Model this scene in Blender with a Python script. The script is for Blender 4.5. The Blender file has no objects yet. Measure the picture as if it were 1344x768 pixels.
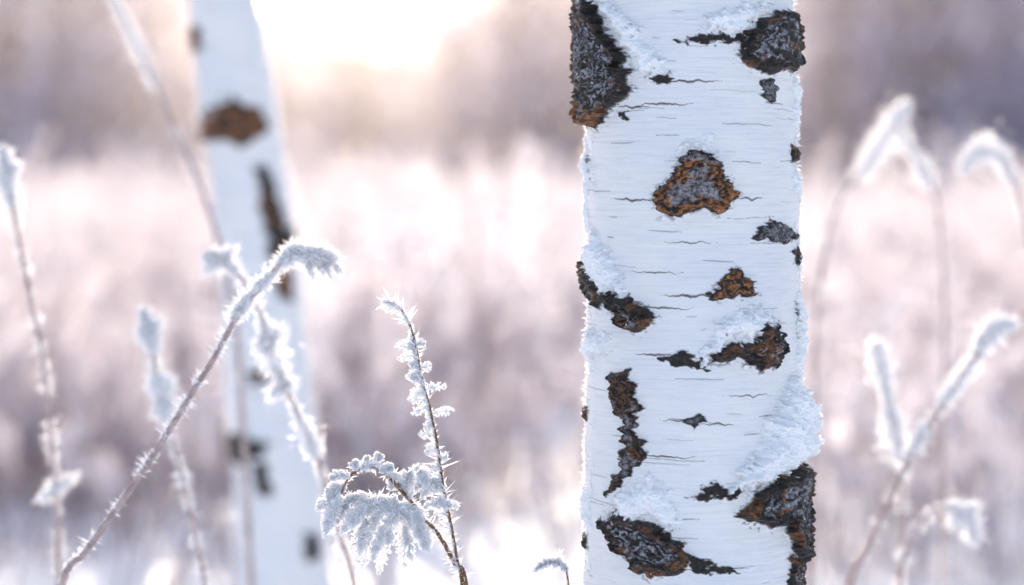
import bpy, math, random
import numpy as np
from mathutils import Vector
random.seed(7); rng=np.random.default_rng(7)
sc=bpy.context.scene
K=36/85/1344; CH=1.3; HY=235
def P(px,py,d): return np.array([(px-672)*K*d, d, CH-(py-HY)*K*d])

# ---------------------------------------------------------------- noise
def _h(ix,iy,s):
    n=(ix.astype(np.int64)*374761393+iy.astype(np.int64)*668265263+s*1442695041)&0x7fffffff
    n=((n^(n>>13))*1274126177)&0x7fffffff
    return ((n^(n>>16))&0xffff)/65535.0
def vn(x,y,s=0):
    xi=np.floor(x);yi=np.floor(y);fx=x-xi;fy=y-yi
    fx=fx*fx*(3-2*fx);fy=fy*fy*(3-2*fy)
    a=_h(xi,yi,s);b=_h(xi+1,yi,s);c=_h(xi,yi+1,s);d=_h(xi+1,yi+1,s)
    return (a*(1-fx)+b*fx)*(1-fy)+(c*(1-fx)+d*fx)*fy
def fbm(x,y,s=0,o=4):
    r=0;a=.5;t=0
    for i in range(o):
        r=r+a*vn(x,y,s+i*17);t+=a;a*=.5;x=x*2.03+11;y=y*2.03+7
    return r/t
def ss(a,b,x):
    t=np.clip((x-a)/(b-a),0,1);return t*t*(3-2*t)
def sdf(poly,X,Y):
    p=np.array(poly,float);d=np.full(X.shape,1e9);ins=np.zeros(X.shape,bool)
    n=len(p)
    for i in range(n):
        a=p[i];b=p[(i+1)%n];e=b-a;wx=X-a[0];wy=Y-a[1]
        t=np.clip((wx*e[0]+wy*e[1])/(e@e+1e-9),0,1)
        d=np.minimum(d,(wx-e[0]*t)**2+(wy-e[1]*t)**2)
        c=((a[1]>Y)!=(b[1]>Y))
        if b[1]!=a[1]:
            xc=(b[0]-a[0])*(Y-a[1])/(b[1]-a[1])+a[0]
            ins^=c&(X<xc)
    d=np.sqrt(d);return np.where(ins,-d,d)

# ---------------------------------------------------------------- materials
def mat(name):
    m=bpy.data.materials.new(name);m.use_nodes=True
    nt=m.node_tree;nt.nodes.clear();return m,nt,nt.nodes,nt.links
def frost_mat(name,col,tint=None,transl=.5,scale=300):
    m,nt,N,L=mat(name)
    o=N.new('ShaderNodeOutputMaterial');mx=N.new('ShaderNodeMixShader');mx.inputs[0].default_value=transl
    d=N.new('ShaderNodeBsdfDiffuse');t=N.new('ShaderNodeBsdfTranslucent')
    tc=N.new('ShaderNodeTexCoord');nz=N.new('ShaderNodeTexNoise');nz.inputs['Scale'].default_value=scale
    L.new(tc.outputs['Object'],nz.inputs['Vector'])
    r=N.new('ShaderNodeValToRGB');r.color_ramp.elements[0].position=.35;r.color_ramp.elements[1].position=.65
    r.color_ramp.elements[0].color=(*(tint or [c*.88 for c in col]),1);r.color_ramp.elements[1].color=(*col,1)
    L.new(nz.outputs['Fac'],r.inputs[0])
    L.new(r.outputs[0],d.inputs[0]);L.new(r.outputs[0],t.inputs[0])
    L.new(d.outputs[0],mx.inputs[1]);L.new(t.outputs[0],mx.inputs[2]);L.new(mx.outputs[0],o.inputs[0])
    return m
M_FROST=frost_mat('hoarfrost',(.96,.96,.97),(.92,.93,.96),.5)
M_FIELD=frost_mat('field_frost',(.95,.92,.93),(.84,.80,.84),.5,8)
M_CLOT=frost_mat('rime_snow',(.95,.96,.98),(.90,.92,.96),.12)
M_STEM=frost_mat('dry_stem',(.30,.17,.10),(.18,.10,.06),.15,400)
M_PALE=frost_mat('frosted_straw',(.72,.60,.58),(.50,.40,.40),.35,60)
M_STRAW=frost_mat('bare_straw',(.50,.39,.42),(.32,.24,.28),.3,20)
M_TWIG=frost_mat('hazy_frosted_twig',(.42,.45,.68),(.25,.27,.46),.3,2)  # frosted twigs, with the lilac-blue of distance haze put into their colour
M_BARKD=frost_mat('hazy_distant_bark',(.11,.12,.21),(.06,.07,.13),0,3)  # bark whose colour also carries the blue of distance haze
def snow_mat():
    m,nt,N,L=mat('snow')
    o=N.new('ShaderNodeOutputMaterial');b=N.new('ShaderNodeBsdfPrincipled')
    b.inputs['Roughness'].default_value=.6;b.inputs['Base Color'].default_value=(.80,.85,.94,1)
    tc=N.new('ShaderNodeTexCoord');nz=N.new('ShaderNodeTexNoise');nz.inputs['Scale'].default_value=6;nz.inputs['Detail'].default_value=8
    bp=N.new('ShaderNodeBump');bp.inputs['Strength'].default_value=.4;bp.inputs['Distance'].default_value=.05
    L.new(tc.outputs['Object'],nz.inputs['Vector']);L.new(nz.outputs['Fac'],bp.inputs['Height']);L.new(bp.outputs[0],b.inputs['Normal'])
    L.new(b.outputs[0],o.inputs[0]);return m
M_SNOW=snow_mat()
def bark_mat():
    m,nt,N,L=mat('birch_bark')
    o=N.new('ShaderNodeOutputMaterial');b=N.new('ShaderNodeBsdfPrincipled');b.inputs['Roughness'].default_value=.62
    tc=N.new('ShaderNodeTexCoord')
    def noise(sx,sz,det=6,rough=.6):
        mp=N.new('ShaderNodeMapping');mp.inputs['Scale'].default_value=(sx,sx,sz)
        L.new(tc.outputs['Object'],mp.inputs['Vector'])
        n=N.new('ShaderNodeTexNoise');n.inputs['Scale'].default_value=1;n.inputs['Detail'].default_value=det;n.inputs['Roughness'].default_value=rough
        L.new(mp.outputs[0],n.inputs['Vector']);return n.outputs['Fac']
    def ramp(f,a,ca,bb,cb):
        r=N.new('ShaderNodeValToRGB');e=r.color_ramp.elements
        e[0].position=a;e[0].color=(*ca,1);e[1].position=bb;e[1].color=(*cb,1);L.new(f,r.inputs[0]);return r.outputs[0]
    def attr(n):
        a=N.new('ShaderNodeAttribute');a.attribute_name=n;return a.outputs['Fac']
    def mix(f,a,c):
        x=N.new('ShaderNodeMix');x.data_type='RGBA';L.new(f,x.inputs[0]);L.new(a,x.inputs[6]);L.new(c,x.inputs[7]);return x.outputs[2]
    st=noise(18,420,5,.65);big=noise(9,16,3);fine=noise(520,520,4,.7);mid=noise(170,170,6,.75)
    base=ramp(st,.30,(.66,.67,.71),.48,(.86,.865,.88))
    tint=ramp(big,.35,(.75,.77,.84),.6,(.87,.87,.885))
    mm=N.new('ShaderNodeMix');mm.data_type='RGBA';mm.inputs[0].default_value=.5;L.new(base,mm.inputs[6]);L.new(tint,mm.inputs[7])
    c=mm.outputs[2]
    c=mix(attr('m_line'),c,ramp(mid,.3,(.05,.045,.045),.7,(.22,.20,.20)))
    c=mix(attr('m_dark'),c,ramp(mid,.45,(.004,.0035,.0035),.70,(.05,.035,.03)))
    c=mix(attr('m_brown'),c,ramp(mid,.40,(.05,.017,.006),.62,(.46,.18,.055)))
    c=mix(attr('m_grey'),c,ramp(mid,.42,(.03,.03,.035),.62,(.40,.41,.47)))
    c=mix(attr('m_snow'),c,ramp(fine,.3,(.86,.90,.97),.6,(.96,.97,.98)))
    L.new(c,b.inputs['Base Color'])
    bp=N.new('ShaderNodeBump');bp.inputs['Strength'].default_value=.5;bp.inputs['Distance'].default_value=.0012
    ad=N.new('ShaderNodeMath');ad.operation='ADD';L.new(st,ad.inputs[0]);L.new(fine,ad.inputs[1]);L.new(ad.outputs[0],bp.inputs['Height'])
    L.new(bp.outputs[0],b.inputs['Normal']);L.new(b.outputs[0],o.inputs[0]);return m
M_BIRCH=bark_mat()

# ---------------------------------------------------------------- mesh builder
class MB:
    def __init__(s): s.v=[];s.f=[];s.m=[];s.n=0
    def add(s,v,f,m):
        v=np.asarray(v,float);f=np.asarray(f,int)
        s.v.append(v);s.f.append(f+s.n);s.m.append(np.full(len(f),m));s.n+=len(v)
    def obj(s,name,mats,parent=None,smooth=False,link=True):
        me=bpy.data.meshes.new(name)
        V=np.concatenate(s.v);me.vertices.add(len(V));me.vertices.foreach_set('co',V.ravel())
        tot=np.concatenate([np.full(len(f),f.shape[1]) for f in s.f]);lv=np.concatenate([f.ravel() for f in s.f])
        me.loops.add(len(lv));me.loops.foreach_set('vertex_index',lv.astype(np.int32))
        me.polygons.add(len(tot));me.polygons.foreach_set('loop_start',np.concatenate([[0],np.cumsum(tot)[:-1]]).astype(np.int32))
        me.polygons.foreach_set('material_index',np.concatenate(s.m).astype(np.int32))
        if smooth: me.polygons.foreach_set('use_smooth',np.ones(len(tot),bool))
        for m in mats: me.materials.append(m)
        me.update(calc_edges=True);me.validate()
        if not link: return me
        o=bpy.data.objects.new(name,me);sc.collection.objects.link(o)
        if parent: o.parent=parent
        return o
def unit(v): return v/(np.linalg.norm(v,axis=-1,keepdims=True)+1e-12)
def tube(mb,pts,rad,m=0,sides=6):
    pts=np.asarray(pts,float);n=len(pts);rad=np.broadcast_to(rad,(n,))
    t=unit(np.gradient(pts,axis=0));ref=np.array([.13,.97,.2]) 
    a=unit(np.cross(t,ref));b=np.cross(t,a)
    an=np.arange(sides)/sides*2*np.pi
    V=pts[:,None]+rad[:,None,None]*(np.cos(an)[None,:,None]*a[:,None]+np.sin(an)[None,:,None]*b[:,None])
    i=np.arange(n-1)[:,None]*sides;j=np.arange(sides)[None];j2=(j+1)%sides
    F=np.stack([i+j,i+j2,i+sides+j2,i+sides+j],-1).reshape(-1,4)
    mb.add(V.reshape(-1,3),F,m)
def spikes(mb,Pn,D,Ln,W,m=0):
    """flat ice blades: one thin pointed plate per crystal"""
    Pn=np.asarray(Pn,float);D=unit(np.asarray(D,float));n=len(Pn)
    Ln=np.broadcast_to(Ln,(n,));W=np.broadcast_to(W,(n,))*1.25
    r=unit(rng.normal(size=(n,3)));a=unit(np.cross(D,r))
    V=np.stack([Pn-W[:,None]*a,Pn+W[:,None]*a,Pn+D*Ln[:,None]],1).reshape(-1,3)
    i=np.arange(n)[:,None]*3;mb.add(V,i+[[0,1,2]],m)
def curve(pts,n=40):
    p=np.asarray(pts,float);p=np.vstack([2*p[0]-p[1],p,2*p[-1]-p[-2]]);out=[]
    seg=len(p)-3;per=max(2,n//seg)
    for i in range(seg):
        t=np.linspace(0,1,per,endpoint=False)[:,None];a,b,c,d=p[i:i+4]
        out.append(.5*((2*b)+(-a+c)*t+(2*a-5*b+4*c-d)*t**2+(-a+3*b-3*c+d)*t**3))
    out.append(p[-2][None]);return np.vstack(out)
def along(pts,n):
    i=rng.random(n)*(len(pts)-1);k=i.astype(int);f=(i-k)[:,None]
    return pts[k]*(1-f)+pts[k+1]*f, unit(pts[k+1]-pts[k]), i/(len(pts)-1)
def gam(n): return np.clip(rng.gamma(3,.33,n),0,2.1)
import bmesh
def blob(mb,c,ax,r1,r2,m=0,seed=0):
    bm=bmesh.new();bmesh.ops.create_icosphere(bm,subdivisions=4,radius=1)
    V=np.array([v.co[:] for v in bm.verts]);F=np.array([[v.index for v in f.verts] for f in bm.faces]);bm.free()
    n=fbm(V[:,0]*2.5+V[:,2]*1.7+seed,V[:,1]*2.5+V[:,2]*2.1+5,seed,4)
    f2=fbm(V[:,0]*9+V[:,2]*7+seed,V[:,1]*9-V[:,2]*6+50,seed+3,2)
    V=V*(0.6+.65*n+.3*(f2-.5))[:,None]
    ax=unit(np.array(ax,float));s1=unit(np.cross(ax,[0.1,.9,.1]));s2=np.cross(s1,ax)
    W=c+ax*V[:,:1]*r1+s1*V[:,1:2]*r2+s2*V[:,2:]*r2
    mb.add(W,F,m);return W

# ---------------------------------------------------------------- birch trunk
def birch(name,Dc,cxf,hwf,feats,snows,lines_n,band,res,seed,ztop,spec=(),thin=1.0,branches=True):
    u0=K*Dc;r_=np.random.default_rng(seed);HW=hwf(300.)
    def conv(px,py):
        th=0.;Y=Dc;R=hwf(py)*u0;cx=(cxf(py)-672)*u0
        for _ in range(6):
            X=(px-672)*K*Y;t=(X-cx)/R
            tt=max(-.96,min(.96,t));th=math.asin(tt);Y=Dc-R*math.cos(th)
        th+=(t-tt)*2.2
        return th*HW, HY+(py-HY)*Y/Dc
    z0,z1=-0.05,ztop
    vtop=HY+(CH-z1)/u0;vbot=HY+(CH-z0)/u0
    rows=np.concatenate([np.arange(vtop,band[0],6*res),np.arange(band[0],band[1],res),np.arange(band[1],vbot,6*res),[vbot]])
    nf=int(HW*3.9/res);tf=np.linspace(-1.95,1.95,nf);tb=np.linspace(1.95,2*np.pi-1.95,nf//6+2)[1:-1]
    th=np.concatenate([tf,tb]);U=np.where(th>np.pi,th,th)[None]*HW+0*rows[:,None];V=rows[:,None]+0*U
    shp=U.shape
    dark=np.zeros(shp);brown=np.zeros(shp);grey=np.zeros(shp);snow=np.zeros(shp);line=np.zeros(shp);H=np.zeros(shp)
    H+=(fbm(U/60,V/45,seed,3)-.5)*5*thin
    H+=(fbm(U/40,V/3.0,seed+5,3)-.5)*1.1
    # peeling edges
    wU=(fbm(U/26,V/7,seed+1,4)-.5);wV=(fbm(U/16,V/14,seed+2,3)-.5)
    rg=1-abs(2*fbm(U/16,V/11,seed+9,3)-1)
    rf=1-abs(2*fbm(U/9,V/7,seed+19,4)-1)
    hf=fbm(U/6,V/4,seed+12,3);wr=fbm(U/20,V/20,seed+55,3)
    allf=list(feats)
    for i in range(26):
        py=r_.uniform(vtop,band[0]-60) if i%3 else r_.uniform(band[1]+40,vbot)
        u=r_.uniform(-2.9,2.9)*HW;a=r_.uniform(12,48)*thin;b=a*r_.uniform(.4,.9);an=np.linspace(0,2*np.pi,9)[:-1]
        allf.append(([(u+a*math.cos(t)*r_.uniform(.7,1.2),py+b*math.sin(t)*r_.uniform(.7,1.2)) for t in an],r_.choice(['black','brown']),8,True))
    for i in range(8):   # rear of the trunk in the visible band
        py=r_.uniform(band[0],band[1]);u=r_.uniform(1.9,4.4)*HW;a=r_.uniform(12,40)*thin;an=np.linspace(0,2*np.pi,9)[:-1]
        allf.append(([(u+a*math.cos(t)*r_.uniform(.7,1.2),py+.5*a*math.sin(t)*r_.uniform(.7,1.2)) for t in an],'black',8,True))
    for fe in allf:
        poly,kind,hh=fe[:3]
        q=poly if len(fe)>3 else [conv(*p) for p in poly]
        q=np.array(q);pad=45
        ri=np.where((rows>q[:,1].min()-pad)&(rows<q[:,1].max()+pad))[0];ci=np.where((U[0]>q[:,0].min()-pad*1.6)&(U[0]<q[:,0].max()+pad*1.6))[0]
        if len(ri)<2 or len(ci)<2: continue
        S=np.ix_(ri,ci)
        d=sdf(q,U[S]+wU[S]*30*thin,V[S]+wV[S]*14*thin)
        if kind=='streak':
            dk=ss(2.5,-1.,d+ (hf[S]-.5)*10);dark[S]=np.maximum(dark[S],dk);H[S]+=dk*hh*hf[S];continue
        dk=ss(1.2,-1.2,d+(hf[S]-.5)*3)
        shadow_fringe=ss(9,0,d)*ss(.58,.70,hf[S])*.8  # broken shadow fringe painted dark just outside the knot edge
        dome=ss(4,-16*thin,d);rim=np.exp(-((d+7*thin)/(5*thin))**2)
        ring=.5+.5*np.sin(d*.62+(wr[S]-.5)*16+(hf[S]-.5)*4)
        gk=1 if thin==1 else .0
        if kind=='black':
            dark[S]=np.maximum(dark[S],np.maximum(dk,shadow_fringe));grey[S]=np.maximum(grey[S],gk*ss(-8,-13,d+(rg[S]-.5)*10)*ss(.28,.8,ring)*ss(.36,.5,wr[S]+.3*(rf[S]-.7))*.95)
            brown[S]=np.maximum(brown[S],np.maximum(ss(.62,.72,fbm(U[S]/22,V[S]/16,seed+31,3))*dk*.45, gk*.3*ss(-5,-8,d)*ss(-14,-9,d)*ss(.56,.63,wr[S])))
        elif kind=='brown':
            dark[S]=np.maximum(dark[S],np.maximum(dk,shadow_fringe*.7));brown[S]=np.maximum(brown[S],ss(-1.5,-4,d+(hf[S]-.5)*5)*.95*ss(.10,.5,ring))
            grey[S]=np.maximum(grey[S],gk*ss(-12,-16,d+(rg[S]-.5)*10)*.85*ss(.42,.55,wr[S]+.4*(rf[S]-.7)+.05))
            if not gk: brown[S]*=ss(.34,.46,hf[S]*.5+wr[S]*.5)
        elif kind=='flake':
            dark[S]=np.maximum(dark[S],dk);brown[S]=np.maximum(brown[S],ss(-2,-5,d)*.38*ss(.25,.7,ring));grey[S]=np.maximum(grey[S],ss(-2,-6,d+(rg[S]-.5)*8)*.6*ss(.42,.52,wr[S]))
        else:
            dark[S]=np.maximum(dark[S],dk);grey[S]=np.maximum(grey[S],ss(-2,-6,d)*.6)
        H[S]+=hh*(dome*(.45+.35*rg[S])+rim*.45*(.4+rg[S])) + dk*((hf[S]-.5)*.18+(rf[S]-.7)*.3)*min(hh,9)+dk*(ring-.5)*2.2*thin
    for poly,hh in snows:
        q=np.array([conv(*p) for p in poly]);pad=40
        ri=np.where((rows>q[:,1].min()-pad)&(rows<q[:,1].max()+pad))[0];ci=np.where((U[0]>q[:,0].min()-pad)&(U[0]<q[:,0].max()+pad))[0]
        S=np.ix_(ri,ci);d=sdf(q,U[S]+wU[S]*22,V[S]+wV[S]*22)
        s=ss(-.1,.55,-d/12+(fbm(U[S]/5,V[S]/5,seed+40,4)-.5)*2.1)
        snow[S]=np.maximum(snow[S],s)
        H[S]+=s*hh*(.30+.6*ss(0,-20,d)+1.0*(fbm(U[S]/11,V[S]/9,seed+44,3)-.42)) + s*(fbm(U[S]/3,V[S]/3,seed+47,2)-.5)*4.0
    # lenticels
    for i in range(lines_n):
        u=r_.uniform(-2.0,2.0)*HW if i%5 else r_.uniform(-3.1,3.1)*HW
        vv=r_.uniform(band[0]-80,band[1]+80);ln=r_.uniform(6,26)*(1 if r_.random()<.75 else 1.9)*thin;tk=r_.uniform(.5,1.1)*(1.5 if r_.random()<.12 else 1);st=r_.uniform(.3,.9)
        u=u%(2*np.pi*HW) if u<-1.95*HW else u
        ri=np.where(abs(rows-vv)<7)[0];ci=np.where(abs(U[0]-u)<ln*1.2)[0]
        if len(ri)<1 or len(ci)<2: continue
        S=np.ix_(ri,ci);sl=(U[S]-u)*r_.uniform(-.03,.05)
        w=tk*np.clip(1-((U[S]-u)/ln)**2,0,1)**.5
        g=ss(1.1,.2,abs(V[S]-vv-sl-(fbm(U[S]/12,V[S]*0,seed+i,2)-.5)*1.6)/(w+.05))*(abs(U[S]-u)<ln)*st
        line[S]=np.maximum(line[S],g);H[S]-=g*.8
    for px,py,ln,tk in spec:
        u,vv=conv(px,py);ri=np.where(abs(rows-vv)<12)[0];ci=np.where(abs(U[0]-u)<ln)[0];S=np.ix_(ri,ci)
        w=tk*np.clip(1-abs((U[S]-u)/ln),0,1)
        g=ss(1.2,.3,abs(V[S]-vv-(fbm(U[S]/10,V[S]*0,seed+int(px),3)-.5)*5)/(w+.05));line[S]=np.maximum(line[S],g)
    for m_ in (dark,brown,grey): m_*=(1-.96*snow)
    # geometry
    R=np.array([hwf(v) for v in rows])[:,None]*u0+H*u0
    flare=np.clip((rows-(vbot-0.5/u0))/(0.5/u0),0,1)[:,None]**2*.35+1;R=R*flare
    cx=np.array([(cxf(v)-672)*u0 for v in rows])[:,None]
    X=cx+R*np.sin(th)[None];Y=Dc-R*np.cos(th)[None];Z=(CH-(rows-HY)*u0)[:,None]+0*X
    Vt=np.stack([X,Y,Z],-1);nr,nc=shp
    i=np.arange(nr-1)[:,None]*nc;j=np.arange(nc)[None];j2=(j+1)%nc
    F=np.stack([i+j,i+nc+j,i+nc+j2,i+j2],-1).reshape(-1,4)
    par=bpy.data.objects.new(name,None);sc.collection.objects.link(par)
    mb=MB();mb.add(Vt.reshape(-1,3),F,0);ob=mb.obj('trunk',[M_BIRCH],par,True)
    for nm,a in (('m_dark',dark),('m_brown',brown),('m_grey',grey),('m_snow',snow),('m_line',line)):
        at=ob.data.attributes.new(nm,'FLOAT','POINT');at.data.foreach_set('value',np.clip(a,0,1).ravel().astype(np.float32))
    # frost crystals on snow patches and along the flanks
    fb=MB();nrm=np.stack([np.sin(th),-np.cos(th),0*th],-1)
    w=np.where(snow.ravel()>.25,snow.ravel(),0)
    w+=.02*(fbm(U/25,V/25,seed+70,3).ravel()>.62)
    Th=np.broadcast_to(abs(((th+np.pi)%(2*np.pi))-np.pi)[None],shp).ravel()
    flank=(Th>1.2)&(Th<2.3)&(np.broadcast_to(V,shp).ravel()>band[0]-50)
    w+=flank*1.5*ss(.48,.60,fbm(U/16,V/24,seed+80,3)).ravel()*(1-dark.ravel())
    w+=dark.ravel()*.012
    area=np.broadcast_to(np.gradient(rows)[:,None]*np.gradient(np.unwrap(th))[None]*HW,shp).ravel();w=w*abs(area)
    Nn=int(32000*thin);idx=rng.choice(len(w),Nn,p=w/w.sum());cj=idx%nc
    Pp=Vt.reshape(-1,3)[idx];Dd=nrm[cj]+rng.normal(size=(Nn,3))*.75+np.array([0,0,.25])
    isf=flank[idx]&(snow.ravel()[idx]<.3)
    Ln=np.clip(rng.gamma(2.,1.,Nn),0,4)*np.where(isf,2.5,1.15)*u0;spikes(fb,Pp-unit(Dd)*u0*.5,Dd,Ln,np.where(isf,1.5,1.25)*u0,0)
    fb.obj('hoarfrost',[M_FROST],par)
    if branches:
        bb=MB()
        for i in range(16):
            z=ztop*(.42+.56*i/16);v=HY+(CH-z)/u0;c0=np.array([(cxf(v)-672)*u0,Dc,z]);a=i*2.4;ln=(ztop-z)*.45+.5
            d0=np.array([math.cos(a),math.sin(a),.8]);pts=[c0+d0*t*ln+np.array([0,0,-.25*t*t*ln]) for t in np.linspace(0,1,9)]
            tube(bb,curve(pts,24),np.linspace(.022,.004,25),0,7)
            for k in range(9):
                q=pts[min(8,2+k*6//8)];a2=rng.uniform(0,6.28);d2=np.array([math.cos(a2),math.sin(a2),.2]);l2=rng.uniform(.3,.8)
                pp=[q+d2*t*l2+np.array([0,0,-.5*t*t*l2]) for t in np.linspace(0,1,7)];tube(bb,pp,np.linspace(.005,.0012,7),0,4)
                a_,_,_=along(np.array(pp),60);spikes(bb,a_,rng.normal(size=(60,3)),rng.uniform(.006,.02,60),.0015,1)
        bb.obj('branches',[M_BARKD,M_FROST],par)
    return par

cx1=lambda v: 903+ (v/768)*8+3*math.sin(v/190.)
hw1=lambda v: max(20,135.5+ (v/768)*7 if v>-400 else 132+(v+400)*.016)
F1=[([(752,-20),(782,-15),(792,20),(812,60),(828,98),(824,128),(803,150),(782,170),(770,166),(765,140),(752,112),(744,60),(746,20)],'black',20),
 ([(764,122),(785,142),(806,146),(786,171),(771,168)],'brown',4),
 ([(972,55),(990,28),(1012,12),(1036,14),(1046,45),(1042,92),(1012,96),(985,90),(972,78)],'black',13),
 ([(885,52),(930,44),(975,48),(975,58),(930,56)],'streak',4),
 ([(996,112),(1006,102),(1018,108),(1019,128),(1010,138),(998,128)],'grey',3),
 ([(856,264),(872,238),(893,212),(905,200),(930,198),(946,214),(951,234),(967,262),(948,282),(920,274),(893,286),(868,280)],'brown',9),
 ([(893,214),(905,199),(930,196),(946,212),(942,222),(915,216)],'grey',6),
 ([(985,314),(1000,300),(1012,288),(1028,294),(1040,302),(1046,314),(1012,319)],'grey',5),
 ([(928,390),(948,372),(962,353),(975,356),(985,366),(995,390),(960,393)],'brown',6),
 ([(745,340),(764,348),(790,378),(822,388),(848,404),(862,424),(838,440),(816,430),(806,405),(784,402),(764,385),(750,362)],'black',12),
 ([(808,404),(836,404),(850,424),(830,440),(812,426)],'flake',5),
 ([(925,478),(948,452),(985,446),(1004,424),(1026,432),(1030,458),(1020,486),(1002,486),(972,468),(948,474)],'black',12),
 ([(984,454),(1010,444),(1020,460),(1010,476),(990,466)],'brown',4),
 ([(865,470),(905,460),(932,472),(925,484),(895,480)],'streak',5),
 ([(800,492),(825,484),(832,502),(838,530),(831,556),(846,578),(850,600),(832,620),(802,650),(789,656),(808,630),(817,600),(818,570),(806,545),(801,515)],'flake',8),
 ([(896,556),(908,546),(922,547),(932,555),(912,566)],'grey',4),
 ([(968,682),(990,646),(1020,626),(1050,608),(1082,628),(1058,655),(1054,700),(1060,745),(1038,728),(1031,690),(1000,692)],'black',18),
 ([(900,650),(940,636),(975,640),(968,652),(930,654)],'streak',5),
 ([(786,686),(815,674),(850,684),(882,700),(907,735),(893,752),(860,757),(830,751),(808,722)],'black',12),
 ([(905,734),(945,744),(970,750),(935,754),(905,750)],'streak',4),
 ([(1036,728),(1056,735),(1054,790),(1036,775)],'black',7),
 ([(1038,190),(1052,195),(1050,212),(1038,210)],'black',5),([(1042,325),(1056,328),(1054,348),(1042,344)],'black',5),
 ([(1044,395),(1056,400),(1054,470),(1046,440)],'black',5),([(756,530),(768,534),(770,556),(758,552)],'black',5),
 ([(757,200),(768,204),(769,232),(758,228)],'black',5),([(756,700),(770,706),(770,722),(758,720)],'black',5),
 ([(1008,575),(1016,572),(1018,588),(1010,588)],'streak',4),([(850,100),(880,94),(884,104),(862,112)],'streak',4),([(812,150),(822,150),(824,158),(814,159)],'streak',3)]
S1=[([(782,-10),(805,0),(845,45),(878,92),(850,100),(832,96),(815,50),(795,18)],14),
 ([(915,40),(950,12),(990,5),(1012,10),(988,26),(972,46)],13),
 ([(888,202),(902,184),(936,182),(944,204),(928,197),(904,199)],9),
 ([(768,330),(782,308),(806,330),(822,386),(792,378),(766,348)],14),
 ([(912,468),(940,430),(970,404),(1015,408),(1006,424),(985,444),(948,450),(926,476)],16),
 ([(950,640),(985,600),(1010,545),(1036,500),(1056,520),(1070,570),(1078,618),(1050,606),(1020,624),(990,640)],22),
 ([(800,676),(815,640),(860,628),(885,660),(892,702),(850,683)],11),
 ([(755,470),(770,430),(800,440),(800,462),(775,476)],10),
 ([(1040,100),(1060,105),(1060,170),(1042,160)],7),([(1040,225),(1060,220),(1060,260),(1042,255)],7),([(1044,380),(1062,390),(1062,500),(1046,490)],6),([(752,640),(772,640),(776,690),(752,690)],7),([(752,180),(768,180),(770,300),(754,300)],5)]
spec=[(830,262,38,2.2),(985,261,24,2),(905,388,38,2.5),(870,405,40,1.8),(895,553,30,1.6),(942,557,22,1.8),(870,600,45,1.6),(905,106,45,2.2),(870,137,42,2),(830,140,30,2),(905,318,0.1+35,1.2),(860,358,40,1.2),(985,520,40,1.2),(940,748,45,2),(860,466,30,2)]
birch('birch_tree',2.6,cx1,hw1,F1,S1,230,(-25,795),.85,3,6.5,spec)

cx2=lambda v: 292+ v*0.120+7*math.sin(v/170.)*(1 if -300<v<900 else .4)
hw2=lambda v: max(10,46+(v/768)*12)
F2=[([(256,170),(262,148),(282,140),(300,124),(322,136),(340,142),(354,168),(335,178),(318,194),(290,184),(270,188)],'brown',6),
 ([(336,220),(352,218),(364,262),(376,300),(386,295),(382,350),(358,345),(344,285)],'black',5),
 ([(260,268),(276,266),(280,300),(264,304)],'black',4),([(358,345),(382,356),(384,396),(364,390)],'brown',4),
 ([(303,572),(330,566),(356,583),(338,602),(318,612),(306,606)],'black',5),([(332,612),(350,608),(356,648),(338,652)],'black',4),
 ([(400,698),(420,702),(420,736),(402,736)],'black',4),([(236,36),(264,34),(264,66),(240,74)],'brown',6),
 ([(323,488),(348,484),(354,502),(330,506)],'brown',3)]
S2=[([(258,160),(262,140),(285,122),(312,116),(306,132),(280,148)],6),([(315,570),(350,560),(352,580),(330,569)],3),([(330,20),(344,20),(350,110),(338,110)],4)]
birch('birch_tree.001',4.7,cx2,hw2,F2,S2,90,(-60,800),1.6,11,6.0,(),.55)

# ---------------------------------------------------------------- hero frosted plants
def empty(n):
    e=bpy.data.objects.new(n,None);sc.collection.objects.link(e);return e
def down(pts,d,n=5):
    """continue a stem to the ground from last point"""
    pts=[np.array(p) for p in pts];l=pts[-1];dr=pts[-1]-pts[-2];dr=dr/np.linalg.norm(dr);z=l[2]
    for i in range(1,n+1):
        t=i/n;pts.append(np.array([l[0]+dr[0]*.25*z*t*(1-.3*t),l[1]+.06*math.sin(t*3),z*(1-t)-.02*(i==n)]))
    return pts
def stem(mb,ph,d,r,density=900,sl=.006,side=None,to_ground=True,r2=None,mats=(0,1),wk=1):
    pts=[P(x,y,d if np.isscalar(d) else d[i]) for i,(x,y) in enumerate(ph)]
    if to_ground: pts=down(pts,d)
    c=curve(pts,90);n=len(c);rr=np.linspace(r2 or r*.5,r,n)
    tube(mb,c,rr,mats[0],7)
    L=np.linalg.norm(np.diff(c,axis=0),axis=1).sum();N=int(density*L*1.5)
    a,t,f=along(c,N);D=rng.normal(size=(N,3));D-=t*(D*t).sum(1)[:,None]*.7
    if side is not None: D+=np.array(side)*.9
    clump=.25+1.3*vn(f*60,f*0+3,int(ph[0][0]))
    spikes(mb,a,D,gam(N)*sl*clump,(.0006+sl*.06)*wk,mats[1])
    return c
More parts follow.
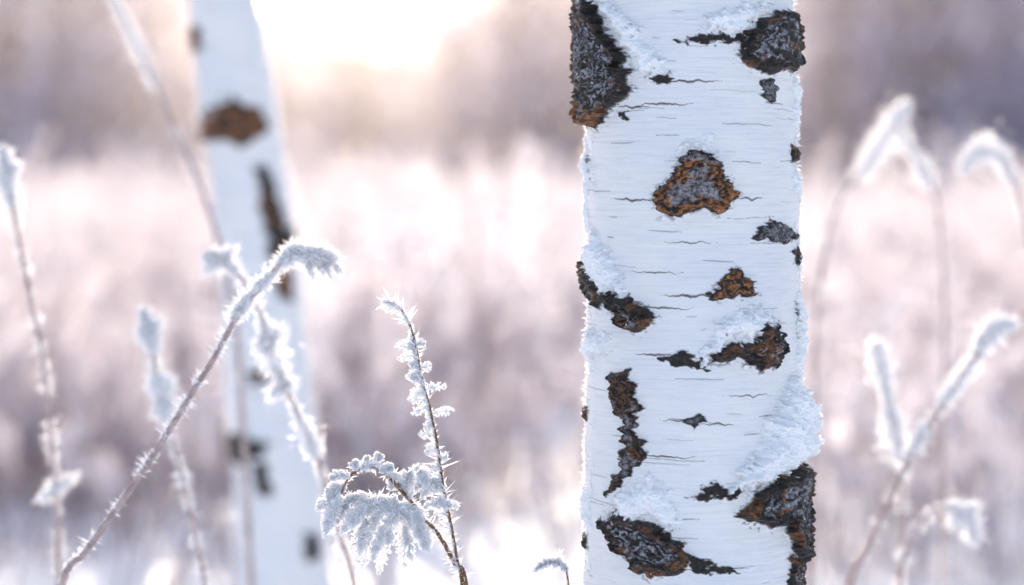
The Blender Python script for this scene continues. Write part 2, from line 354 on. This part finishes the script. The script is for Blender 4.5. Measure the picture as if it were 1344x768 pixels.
def feather(mb,p0,dr,ln,wd,m=1,n=60,droop=.4):
    n=int(n*1.5);dr=unit(np.array(dr,float));t=np.linspace(0,1,14)[:,None]
    c=p0+dr*ln*t+np.array([0,0,-droop*ln])*t*t
    tube(mb,c,np.linspace(.0014,.0004,14),m,5)
    a,tt,f=along(c,n);nr=np.array([0.15,-1,.1]);sd=unit(np.cross(tt,nr))*np.where(rng.random(n)<.5,1,-1)[:,None]
    D=sd*.9+tt*.75+rng.normal(size=(n,3))*.28
    Ls=wd*np.sin(np.pi*(f*.8+.15))*rng.uniform(.6,1.15,n)
    spikes(mb,a,D,Ls,.0012,m)
    b=a+unit(D)*Ls[:,None]*.5;spikes(mb,np.repeat(b,2,0),np.repeat(D,2,0)+rng.normal(size=(2*n,3))*.7,np.repeat(Ls,2)*.5,.0009,m)
def clump(mb,px,py,d,r1,r2,ax=(1,0,0),seed=1,ns=250,sl=.006,m=1):
    c=P(px,py,d);W=blob(mb,c,ax,r1*K*d*.8,r2*K*d*.7,3,seed);ns=int(ns*2.6)
    i=rng.integers(0,len(W),ns);spikes(mb,W[i],W[i]-c+rng.normal(size=(ns,3))*.004,gam(ns)*sl*1.1,.0013,m)
HM=[M_STEM,M_FROST,M_PALE,M_CLOT]
# sharp central plant
e=empty('frosted_grass_stalk');mb=MB()
stem(mb,[(503,396),(518,399),(534,418),(545,450),(552,490),(564,535),(574,585),(582,640),(592,690),(601,740),(606,768)],2.5,.0022,1300,.0075,side=(-.8,0,.3),r2=.0011)
N=700;a=curve([P(540,440,2.5),P(552,490,2.5),P(564,535,2.5),P(580,620,2.5),P(598,720,2.5)],60);q,t,f=along(a,N)
cl=vn(f*14,f*0,5)**1.5;spikes(mb,q,np.array([-1,0,.25])+rng.normal(size=(N,3))*.55,.005+.016*cl*rng.random(N),.0014,1)
for i in range(22):
    q0=a[int(4+i*2.4)];feather(mb,q0,[-1+rng.uniform(-.2,.3),rng.uniform(-.3,.3),rng.uniform(-.1,.7)] if i%4 else [1,0,.4],rng.uniform(.008,.026),.0075,n=26,droop=.2)
mb.obj('stalk',HM,e)
e=empty('frosted_weed_plant');mb=MB()
stem(mb,[(448,648),(456,630),(472,616),(492,614),(512,628),(530,648),(552,672)],2.5,.0022,1500,.006,to_ground=False,r2=.0012,side=(0,0,.9))
stem(mb,[(520,672),(545,676),(566,690),(582,712),(598,742),(612,770)],2.5,.0032,900,.005,r2=.0018)
for (x,y,dx,dz,l,w) in [(450,645,-1,-.3,.030,.010),(447,650,-.6,-1,.034,.011),(460,625,-.9,.3,.024,.009),(470,616,-.3,1,.016,.008),(478,614,.4,1,.015,.008),(492,612,.3,1,.018,.008),(500,618,.8,.7,.018,.008),
    (505,655,-1,-.2,.045,.013),(500,665,-.8,-.8,.045,.013),(515,668,-.3,-1,.05,.014),(530,672,0,-1,.045,.013),(540,668,.5,-.8,.035,.011),(490,655,-1,.1,.04,.012),(545,650,.1,1,.045,.014),(552,655,.6,1,.04,.012),
    (556,665,.9,.5,.035,.010),(540,655,-.5,1,.03,.011),(470,650,-.8,-.6,.035,.011),(520,650,-.2,-.9,.04,.012),(560,640,-.2,1,.035,.011),(480,680,-.2,-1,.03,.010),(530,690,.3,-1,.028,.010),(556,690,.3,-1,.02,.008),(505,690,-.5,-1,.028,.010),
    (440,655,-.4,-1,.03,.012),(455,640,-1,.1,.022,.011),(500,672,-.5,-1,.045,.015),(486,662,-1,-.5,.035,.013),(512,645,.3,1,.02,.010),(535,645,0,1,.03,.012),(550,640,.4,1,.03,.012),(548,668,.2,-1,.03,.012)]:
    feather(mb,P(x,y,2.5)+np.array([0,rng.uniform(-.012,.012),0]),[dx,rng.uniform(-.35,.35),dz],l,w,n=110)
clump(mb,520,668,2.5,36,11,(1,0,-.15),3,600,.007);clump(mb,492,662,2.5,22,9,(1,0,.3),5,300,.006);clump(mb,545,688,2.5,20,7,(.8,0,-.6),6,250,.006)
clump(mb,480,612,2.5,17,4,(1,0,.1),7,200,.005);clump(mb,515,622,2.5,14,3.5,(.8,0,-.6),8,150,.005);clump(mb,440,662,2.5,10,6,(.6,0,.7),9,150,.006)
mb.obj('sprays',HM,e)
e=empty('frosted_grass_stalk');mb=MB()
stem(mb,[(706,746),(716,741),(728,738),(738,746),(746,768)],2.5,.0016,2500,.006,side=(0,0,.8));feather(mb,P(712,742,2.5),[-1,0,-.2],.012,.006,n=40)
mb.obj('stalk',HM,e)
# diagonal stalk at left
e=empty('frosted_reed');mb=MB()
c=stem(mb,[(436,346),(415,336),(392,334),(370,346),(340,378),(311,416),(282,468),(255,512),(225,560),(190,615),(150,672),(112,725),(82,768)],2.70,.0045,2400,.007,side=(-.3,0,.6),r2=.003,mats=(2,1),wk=1.2)
clump(mb,408,334,2.70,34,11,(1,0,-.1),12,500,.008);clump(mb,380,336,2.70,16,9,(.7,0,.7),13,250,.008);clump(mb,345,372,2.70,24,7,(.7,0,.7),14,200,.008);clump(mb,318,402,2.70,18,8,(.6,0,.8),15,250,.008)
for i in range(14): feather(mb,P(395+i*3.2,340,2.70),[.6+rng.uniform(-.4,.4),rng.uniform(-.3,.3),-.6],.018,.007,n=30)
mb.obj('stalk',HM,e)
def plume(mb,pts,d,w,n,sl=.0115,m=1):
    n=int(n*1.5);c=curve([P(x,y,d) for x,y in pts],30);q,t,f=along(c,n)
    ww=(w*K*d)*(np.sin(np.pi*(.1+.8*f))*(.25+1.2*vn(f*9,f*0,int(pts[0][0]))))
    q=q+rng.normal(size=(n,3))*ww[:,None]*.5
    spikes(mb,q,t*-.6+rng.normal(size=(n,3))*.7,rng.uniform(.5,1.2,n)*sl,sl*.16,m)
def reed(px,d,r,dens,pl=(),cl=(),mt=(2,1)):
    e=empty('frosted_reed');mb=MB();stem(mb,px,d,r,dens*1.4,.008,mats=mt,r2=r*.6,wk=1.4)
    for p,w,n in pl: plume(mb,p,d,w,n)
    for i,(x,y,a,b) in enumerate(cl): clump(mb,x,y,d,a,b,(.7,0,.5),i+20,200,.01)
    mb.obj('stalk',HM,e)
reed([(270,336),(292,342),(322,372),(345,420),(362,475),(385,530),(408,578),(425,630),(445,700),(465,768)],3.05,.004,1500,
  [([(270,338),(290,340),(315,362)],10,500),([(345,425),(358,470),(375,510)],14,700),([(385,530),(405,575),(415,600)],12,500)],[(288,342,22,7),(352,445,18,8),(370,510,14,8)])
reed([(4,195),(12,240),(22,300),(40,390),(56,470),(66,560),(74,660),(78,768)],3.3,.005,1200,[([(4,195),(10,235),(16,270)],14,700)],[(6,230,22,8),(75,640,26,7)])
reed([(188,408),(198,440),(206,500),(222,560),(240,630),(256,700),(268,768)],3.2,.004,1200,[([(188,410),(198,440),(204,460)],14,500)],[(196,432,14,10),(212,505,16,20),(216,535,14,14)])
reed([(1322,428),(1300,440),(1275,475),(1245,520),(1215,565),(1190,610),(1165,660),(1140,715),(1115,768)],3.3,.0065,1500,[([(1330,425),(1305,432),(1280,462)],14,900),([(1290,460),(1260,500),(1235,530)],12,500),([(1215,560),(1190,600)],10,400)],[(1305,436,20,8)])
reed([(1152,452),(1160,490),(1170,540),(1182,600),(1184,680),(1180,768)],3.5,.0055,1500,[([(1150,452),(1160,500),(1172,560)],20,900),([(1168,540),(1184,610)],20,700)])
reed([(1278,712),(1276,690),(1262,670),(1235,666),(1210,685),(1190,720),(1180,768)],3.4,.005,1500,[([(1280,712),(1272,680),(1245,664)],16,700)],[(1264,676,20,10)])
reed([(1262,222),(1280,200),(1302,198),(1322,220),(1340,262),(1352,330),(1362,420),(1368,520)],3.9,.006,1500,[([(1262,222),(1285,198),(1310,204),(1330,240)],16,900)])
reed([(1185,140),(1172,165),(1140,215),(1110,250),(1090,300),(1075,380),(1070,480)],4.1,.006,1500,[([(1190,138),(1165,175),(1130,228)],20,1000)])
reed([(1180,165),(1200,205),(1225,250),(1236,330),(1240,430)],4.1,.005,1300,[([(1182,175),(1205,215),(1222,245)],14,500)])
reed([(140,-20),(165,30),(200,105),(235,180),(262,240),(290,330),(310,430)],3.9,.006,1300,[([(150,0),(175,50),(205,120)],14,500)],mt=(2,1))

# ---------------------------------------------------------------- grass field
def grass_variant(i,nst,hmin,hmax,detail=1.6,big=1,bare=14):
    mb=MB()
    for s in range(nst):
        x,y=rng.normal(size=2)*.22;h=rng.uniform(hmin,hmax);ln=rng.normal(size=2)*.16*h;hook=rng.uniform(0,.14)
        t=np.linspace(0,1,9)[:,None]
        c=np.hstack([x+ln[0]*t**2,y+ln[1]*t**2,h*t]);c[-2:,0]+=hook*np.sign(ln[0])*np.array([.4,1]);c[-1,2]-=hook*.5
        tube(mb,c,np.linspace(.0048,.002,9),0,4)
        n=int(45*detail);q,tt,f=along(c[2:],n);spikes(mb,q,rng.normal(size=(n,3)),rng.uniform(.006,.018,n),.0032,1)
        if rng.random()<.75:
            n=int(140*detail);q,tt,f=along(c[-4:],n);wd=rng.uniform(.010,.022)*big
            q=q+rng.normal(size=(n,3))*wd*np.sin(np.pi*(.15+.75*f))[:,None];spikes(mb,q,tt*.5+rng.normal(size=(n,3))*.7,rng.uniform(.014,.036,n),.0068,1)
        for k in range(2):
            z=int(rng.integers(1,5));a=rng.uniform(0,6.28);l=rng.uniform(.12,.32);t5=np.linspace(0,1,6)[:,None]
            cc=c[z]+np.hstack([math.cos(a)*l*t5,math.sin(a)*l*t5,l*(.7*t5-1.1*t5**2)]);tube(mb,cc,np.linspace(.0035,.001,6),0,3)
            n=int(24*detail);q,tt,f=along(cc,n);spikes(mb,q,rng.normal(size=(n,3)),rng.uniform(.006,.016,n),.003,1)
    for s in range(bare):
        x,y=rng.normal(size=2)*.28;h=rng.uniform(.2,.62);ln=rng.normal(size=2)*.3*h;t=np.linspace(0,1,6)[:,None]
        c=np.hstack([x+ln[0]*t**1.6,y+ln[1]*t**1.6,h*t]);tube(mb,c,np.linspace(.006,.002,6),2,3)
    return mb.obj('frosted_grass_clump',[M_PALE,M_FIELD,M_STRAW],link=False)
lows=[grass_variant(i,13,.30,.88,1.6,1,16) for i in range(5)];tall=[grass_variant(i,6,.8,1.4,1.6,1.4,8) for i in range(4)]
G=empty('frosted_grass');rnd=random.Random(5)
def ground_z(x,y): return .05*math.sin(x*.7+y*.4)*math.sin(y*.31)
cnt=0
for i in range(2300):
    y=4.0+ (rnd.random()**.62)*42;x=rnd.uniform(-.42,.42)*y+rnd.uniform(-1.2,1.2)
    if y<5.0 and abs(x)<.235*y+.3 and rnd.random()<.6: continue
    if vn(np.array([x*.8]),np.array([y*.5]),3)[0]<(.24 if x<0 else .34): continue
    if x>.06*y and y<10 and rnd.random()<.4: continue
    tl=rnd.random()<(.16 if y<6 else .36)
    o=bpy.data.objects.new('clump',rnd.choice(tall if tl else lows));sc.collection.objects.link(o);o.parent=G
    o.location=(x,y,ground_z(x,y)-.03);o.rotation_euler=(0,0,rnd.uniform(0,6.28));s=rnd.uniform(.8,1.2);o.scale=(s,s,s*rnd.uniform(.85,1.15));cnt+=1
print('clumps',cnt)

# ---------------------------------------------------------------- ground
n=160;gx=np.sign(np.linspace(-1,1,n))*np.abs(np.linspace(-1,1,n))**2.4*500;gy=-30+np.linspace(0,1,n)**2.4*900
X,Y=np.meshgrid(gx,gy);Z=.05*np.sin(X*.7+Y*.4)*np.sin(Y*.31)+np.where(Y>60,ss(60,300,Y)*3,0)
Vg=np.stack([X,Y,Z],-1).reshape(-1,3);i=np.arange(n-1)[:,None]*n;j=np.arange(n-1)[None]
mb=MB();mb.add(Vg,np.stack([i+j,i+j+1,i+n+j+1,i+n+j],-1).reshape(-1,4),0);mb.obj('snow_ground',[M_SNOW],None,True)

# ---------------------------------------------------------------- distant trees
def dtree(seed,h,tw=.018,fr=.35,k0=11,wd=.026):
    r=np.random.default_rng(seed);mb=MB()
    def br(p,d,l,rad,lv):
        n=5;pts=[p]
        dd=d.copy()
        for k in range(n):
            dd=unit(dd+r.normal(size=3)*(.12 if lv else .04)+np.array([0,0,.04]));pts.append(pts[-1]+dd*l/n)
        pts=np.array(pts);tube(mb,pts,np.linspace(rad,rad*.5,n+1),0 if lv<2 else 1,5 if lv<2 else 3)
        if lv>=2:
            m=30;q,t,f=along(pts,m);spikes(mb,q,t+r.normal(size=(m,3))*.8,r.uniform(.15,.5,m),wd,2 if r.random()<fr else 1)
        if lv<3:
            for k in range([k0,5,4][lv]):
                f=r.uniform(.2 if lv==0 else .2,1);q=pts[min(n,int(f*n))];s=unit(dd*.6+r.normal(size=3)*.65+np.array([0,0,.15]))
                br(q,s,l*r.uniform(.38,.6)*(1.15-f*.5),rad*(.42 if tw<.03 or lv else .22),lv+1)
    br(np.zeros(3),np.array([0,0,1.]),h*.8,h*tw,0)
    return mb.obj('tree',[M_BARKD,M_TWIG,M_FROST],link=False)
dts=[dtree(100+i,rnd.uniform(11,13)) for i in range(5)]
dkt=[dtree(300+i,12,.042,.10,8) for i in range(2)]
T=empty('distant_tree_line')
def addtree(me,x,y,s):
    o=bpy.data.objects.new('tree',me);sc.collection.objects.link(o);o.parent=T
    o.location=(x,y,-.1+float(ss(60,300,np.array(y)))*3);o.rotation_euler=(0,0,rnd.uniform(0,6.28));o.scale=(s,s,s)
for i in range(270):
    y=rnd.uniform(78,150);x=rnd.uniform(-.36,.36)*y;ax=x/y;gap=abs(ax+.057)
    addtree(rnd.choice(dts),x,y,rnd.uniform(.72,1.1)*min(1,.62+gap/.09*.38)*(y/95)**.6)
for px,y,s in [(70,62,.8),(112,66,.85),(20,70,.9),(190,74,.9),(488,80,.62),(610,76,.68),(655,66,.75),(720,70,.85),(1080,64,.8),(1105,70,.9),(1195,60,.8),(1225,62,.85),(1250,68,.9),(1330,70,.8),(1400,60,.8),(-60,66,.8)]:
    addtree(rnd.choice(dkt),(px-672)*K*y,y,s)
# frosted shrubs low band
Bq=empty('frosted_shrubs')
for i in range(110):
    y=rnd.uniform(42,95);x=rnd.uniform(-.36,.36)*y
    o=bpy.data.objects.new('shrub',rnd.choice(dts));sc.collection.objects.link(o);o.parent=Bq
    s=rnd.uniform(.14,.3);o.location=(x,y,-.2-s*2);o.rotation_euler=(0,0,rnd.uniform(0,6.28));o.scale=(s*1.3,s*1.3,s)

# ---------------------------------------------------------------- mist
m,nt,N_,L_=mat('mist_volume');o_=N_.new('ShaderNodeOutputMaterial');vs=N_.new('ShaderNodeVolumeScatter')
vs.inputs['Color'].default_value=(.96,.90,.93,1);vs.inputs['Density'].default_value=.0016;vs.inputs['Anisotropy'].default_value=.89
L_.new(vs.outputs[0],o_.inputs['Volume'])
me=bpy.data.meshes.new('mist');x0,x1,y0,y1,z0,z1=-110,110,25,190,-1,24
me.from_pydata([(x0,y0,z0),(x1,y0,z0),(x1,y1,z0),(x0,y1,z0),(x0,y0,z1),(x1,y0,z1),(x1,y1,z1),(x0,y1,z1)],[],[(0,3,2,1),(4,5,6,7),(0,1,5,4),(1,2,6,5),(2,3,7,6),(3,0,4,7)])
me.materials.append(m);mo=bpy.data.objects.new('mist',me);sc.collection.objects.link(mo)

# ---------------------------------------------------------------- light
EL,AZ=math.radians(13.5),math.radians(-3.6)
w=bpy.data.worlds.new('World');sc.world=w;w.use_nodes=True;nt=w.node_tree;bg=nt.nodes['Background']
sky=nt.nodes.new('ShaderNodeTexSky');sky.sky_type='NISHITA';sky.sun_disc=False;sky.sun_elevation=EL;sky.sun_rotation=AZ
sky.air_density=1;sky.dust_density=3;sky.ozone_density=1
hs=nt.nodes.new('ShaderNodeHueSaturation');hs.inputs['Saturation'].default_value=.82
tn=nt.nodes.new('ShaderNodeMix');tn.data_type='RGBA';tn.blend_type='MULTIPLY';tn.inputs[0].default_value=1;tn.inputs[7].default_value=(1.0,.97,1.01,1)
nt.links.new(sky.outputs[0],hs.inputs['Color']);nt.links.new(hs.outputs[0],tn.inputs[6]);nt.links.new(tn.outputs[2],bg.inputs[0]);bg.inputs[1].default_value=.36
s=Vector((math.sin(AZ)*math.cos(EL),math.cos(AZ)*math.cos(EL),math.sin(EL)))
l=bpy.data.lights.new('sun','SUN');l.energy=6;l.angle=math.radians(.5);l.color=(1,.82,.65)
lo=bpy.data.objects.new('sun',l);sc.collection.objects.link(lo);lo.rotation_euler=s.to_track_quat('Z','Y').to_euler()

cam=bpy.data.cameras.new('camera');co=bpy.data.objects.new('camera',cam);sc.collection.objects.link(co);sc.camera=co
co.location=(0,0,CH);co.rotation_euler=(math.radians(90),0,0);cam.lens=85;cam.sensor_width=36;cam.shift_y=-(384-HY)/1344
cam.clip_end=2000;cam.dof.use_dof=True;cam.dof.focus_distance=2.5;cam.dof.aperture_fstop=2.2
sc.view_settings.view_transform='Standard';sc.view_settings.look='None';sc.view_settings.exposure=0
